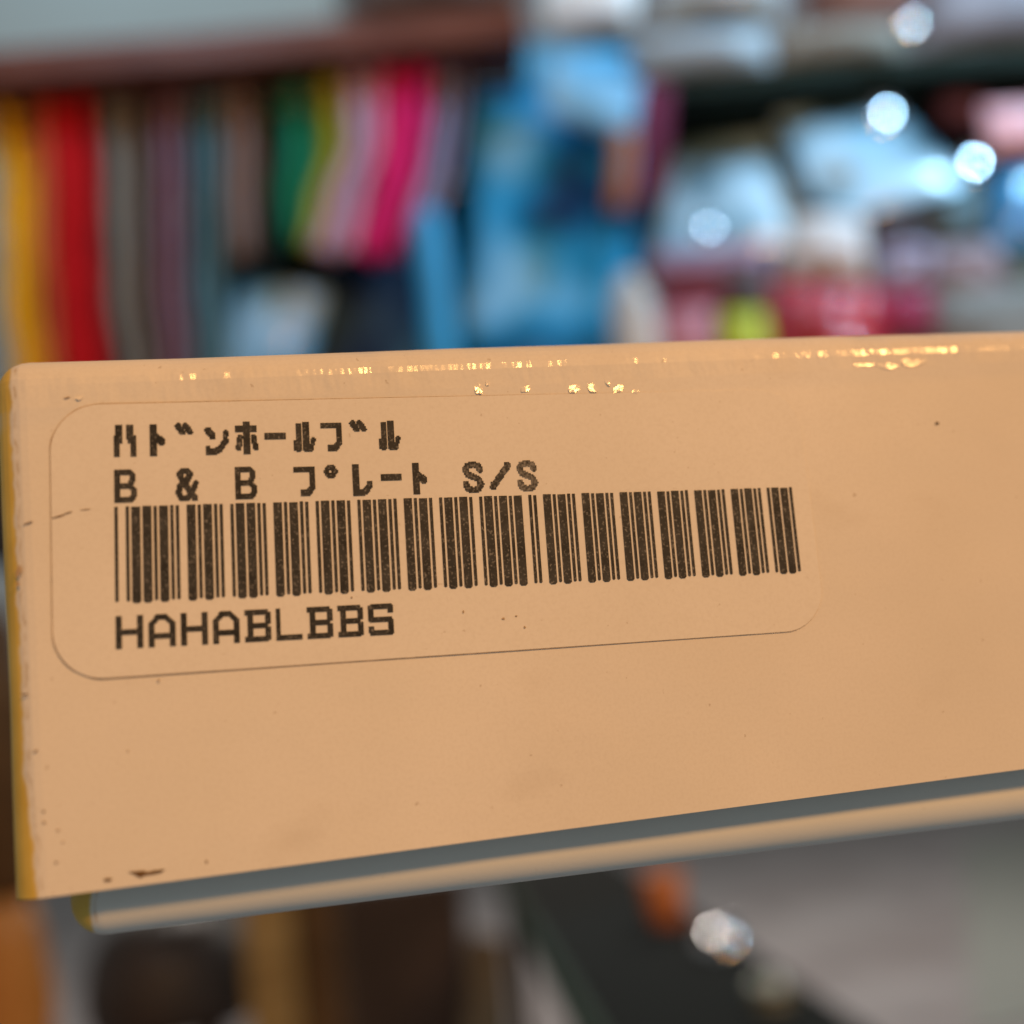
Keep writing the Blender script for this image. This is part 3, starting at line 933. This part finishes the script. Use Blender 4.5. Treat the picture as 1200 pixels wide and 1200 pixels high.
p = onz(838, 1116, bz) + Vector((0, 0, 0.017))
hv = ((CAM - p).normalized() + (Vector((0.1, 3.9, 1.6)) - p).normalized()).normalized()  # tin added for its glint, tilted to mirror the floor fill
r = empty('metal_tin', tuple(p - Vector((0, 0, 0.017))))
lathe('body', [(0.0165, -0.022), (0.017, -0.021), (0.017, -0.0062)], p, chrome, r, 32, hv)
lathe('lid', [(0.018, -0.006)] + [(0.018 * c + 0.0003, math.sqrt(0.0025 - (0.018 * c) ** 2) - 0.05) for c in (1, .85, .7, .5, .3, .15, 0)], p, chrome, r, 32, hv)
tag(r, 'added polished glint tin with domed lid next to the orange cup', 'tin', 'tins on the bench')
tin_('dull grey-green tin with domed lid at the bench end', 906, 1180, 0.014, 0.014, plain('dull_metal', (0.36, 0.37, 0.30), 0.3, 0.1, 20, 0.6))

# dark stool, orange wooden pedestal, pale cabinet
sb = at(196, 1066, 0.35)
sr = 0.098
stool = tag(empty('round_stool', (sb.x, sb.y, FZ)), 'dark brown round padded stool in front of the wooden leg', 'stool')
lathe('seat', [(sr * 0.9, -0.13), (sr, -0.11), (sr * 1.02, -0.08), (sr * 0.95, -0.045), (sr * 0.8, -0.018), (sr * 0.5, -0.004), (sr * 0.05, 0)], sb, plain('brown_leather', (0.045, 0.028, 0.018), 0.5, 0.3, 20), stool)
for k in range(4):
    a = math.pi / 4 + k * math.pi / 2
    b = Vector((sb.x + 0.06 * math.cos(a), sb.y + 0.06 * math.sin(a), FZ))
    lathe('leg', [(0.011, 0), (0.014, sb.z - 0.128 - FZ)], b, brownwood, stool, 10)
pb = at(-12, 700, -0.1)
ped = tag(empty('turned_pedestal', (pb.x, pb.y, FZ)), 'orange varnished turned wooden pedestal with dark top behind the ochre end of the box', 'pedestal')
base_ = Vector((pb.x, pb.y, FZ))
H = pb.z - FZ
lathe('column', [(0.05, 0.03), (0.034, 0.06), (0.026, H * 0.3), (0.034, H * 0.55), (0.040, H - 0.33), (0.032, H - 0.28), (0.024, H - 0.2505)], base_, orangewood, ped)
lathe('foot', [(0.11, 0), (0.11, 0.02), (0.09, 0.0295)], base_, orangewood, ped)
lathe('cap', [(0.022, H - 0.25), (0.028, H - 0.24), (0.028, H - 0.10), (0.024, H - 0.03), (0.004, H)], base_, brownwood, ped)
# grey-green mat on the floor
m0, m1 = onz(1128, 985, FZ), onz(1142, 1215, FZ)
up_ = Vector((0, 0, 0.008))
w_ = Vector((1.5, 0, 0))
P = [m1, m1 + w_, m0 + w_, m0]
mt = hexa('floor_mat', [p + Vector((0, 0, 0.001)) for p in P] + [p + up_ for p in P], plain('mat_grey_green', (0.25, 0.263, 0.245), 0.8, 0.1, 6), None, 0.002)
tag(mt, 'grey-green mat lying on the stained grey floor', 'mat')

# dark storage crate and a beige bag under the bench end
c0 = az(402, 1140, 0.42)[0]
c1 = az(548, 1140, 0.42)[0]
zt_ = az(470, 1030, 0.42)[1]
crate = tag(empty('storage_crate', tuple(frame((c0 + c1) / 2, 0.5, FZ))), 'dark plum brown storage crate beside the wooden leg', 'crate')
cm = plain('plum_brown', (0.055, 0.042, 0.045), 0.6, 0.5, 9)
ubox('body', c0, c1, 0.42, 0.62, FZ, zt_ - 0.03, cm, crate)
ubox('rim', c0 - 0.006, c1 + 0.006, 0.412, 0.628, zt_ - 0.029, zt_, cm, crate)
packet('paper_bag', 'beige paper bag standing beside the dark plum crate', 'bag', [(552, 1092), (592, 1100), (612, 1330), (536, 1330)], 0.36, 0.05, plain('beige_paper', (0.26, 0.21, 0.14), 0.8))
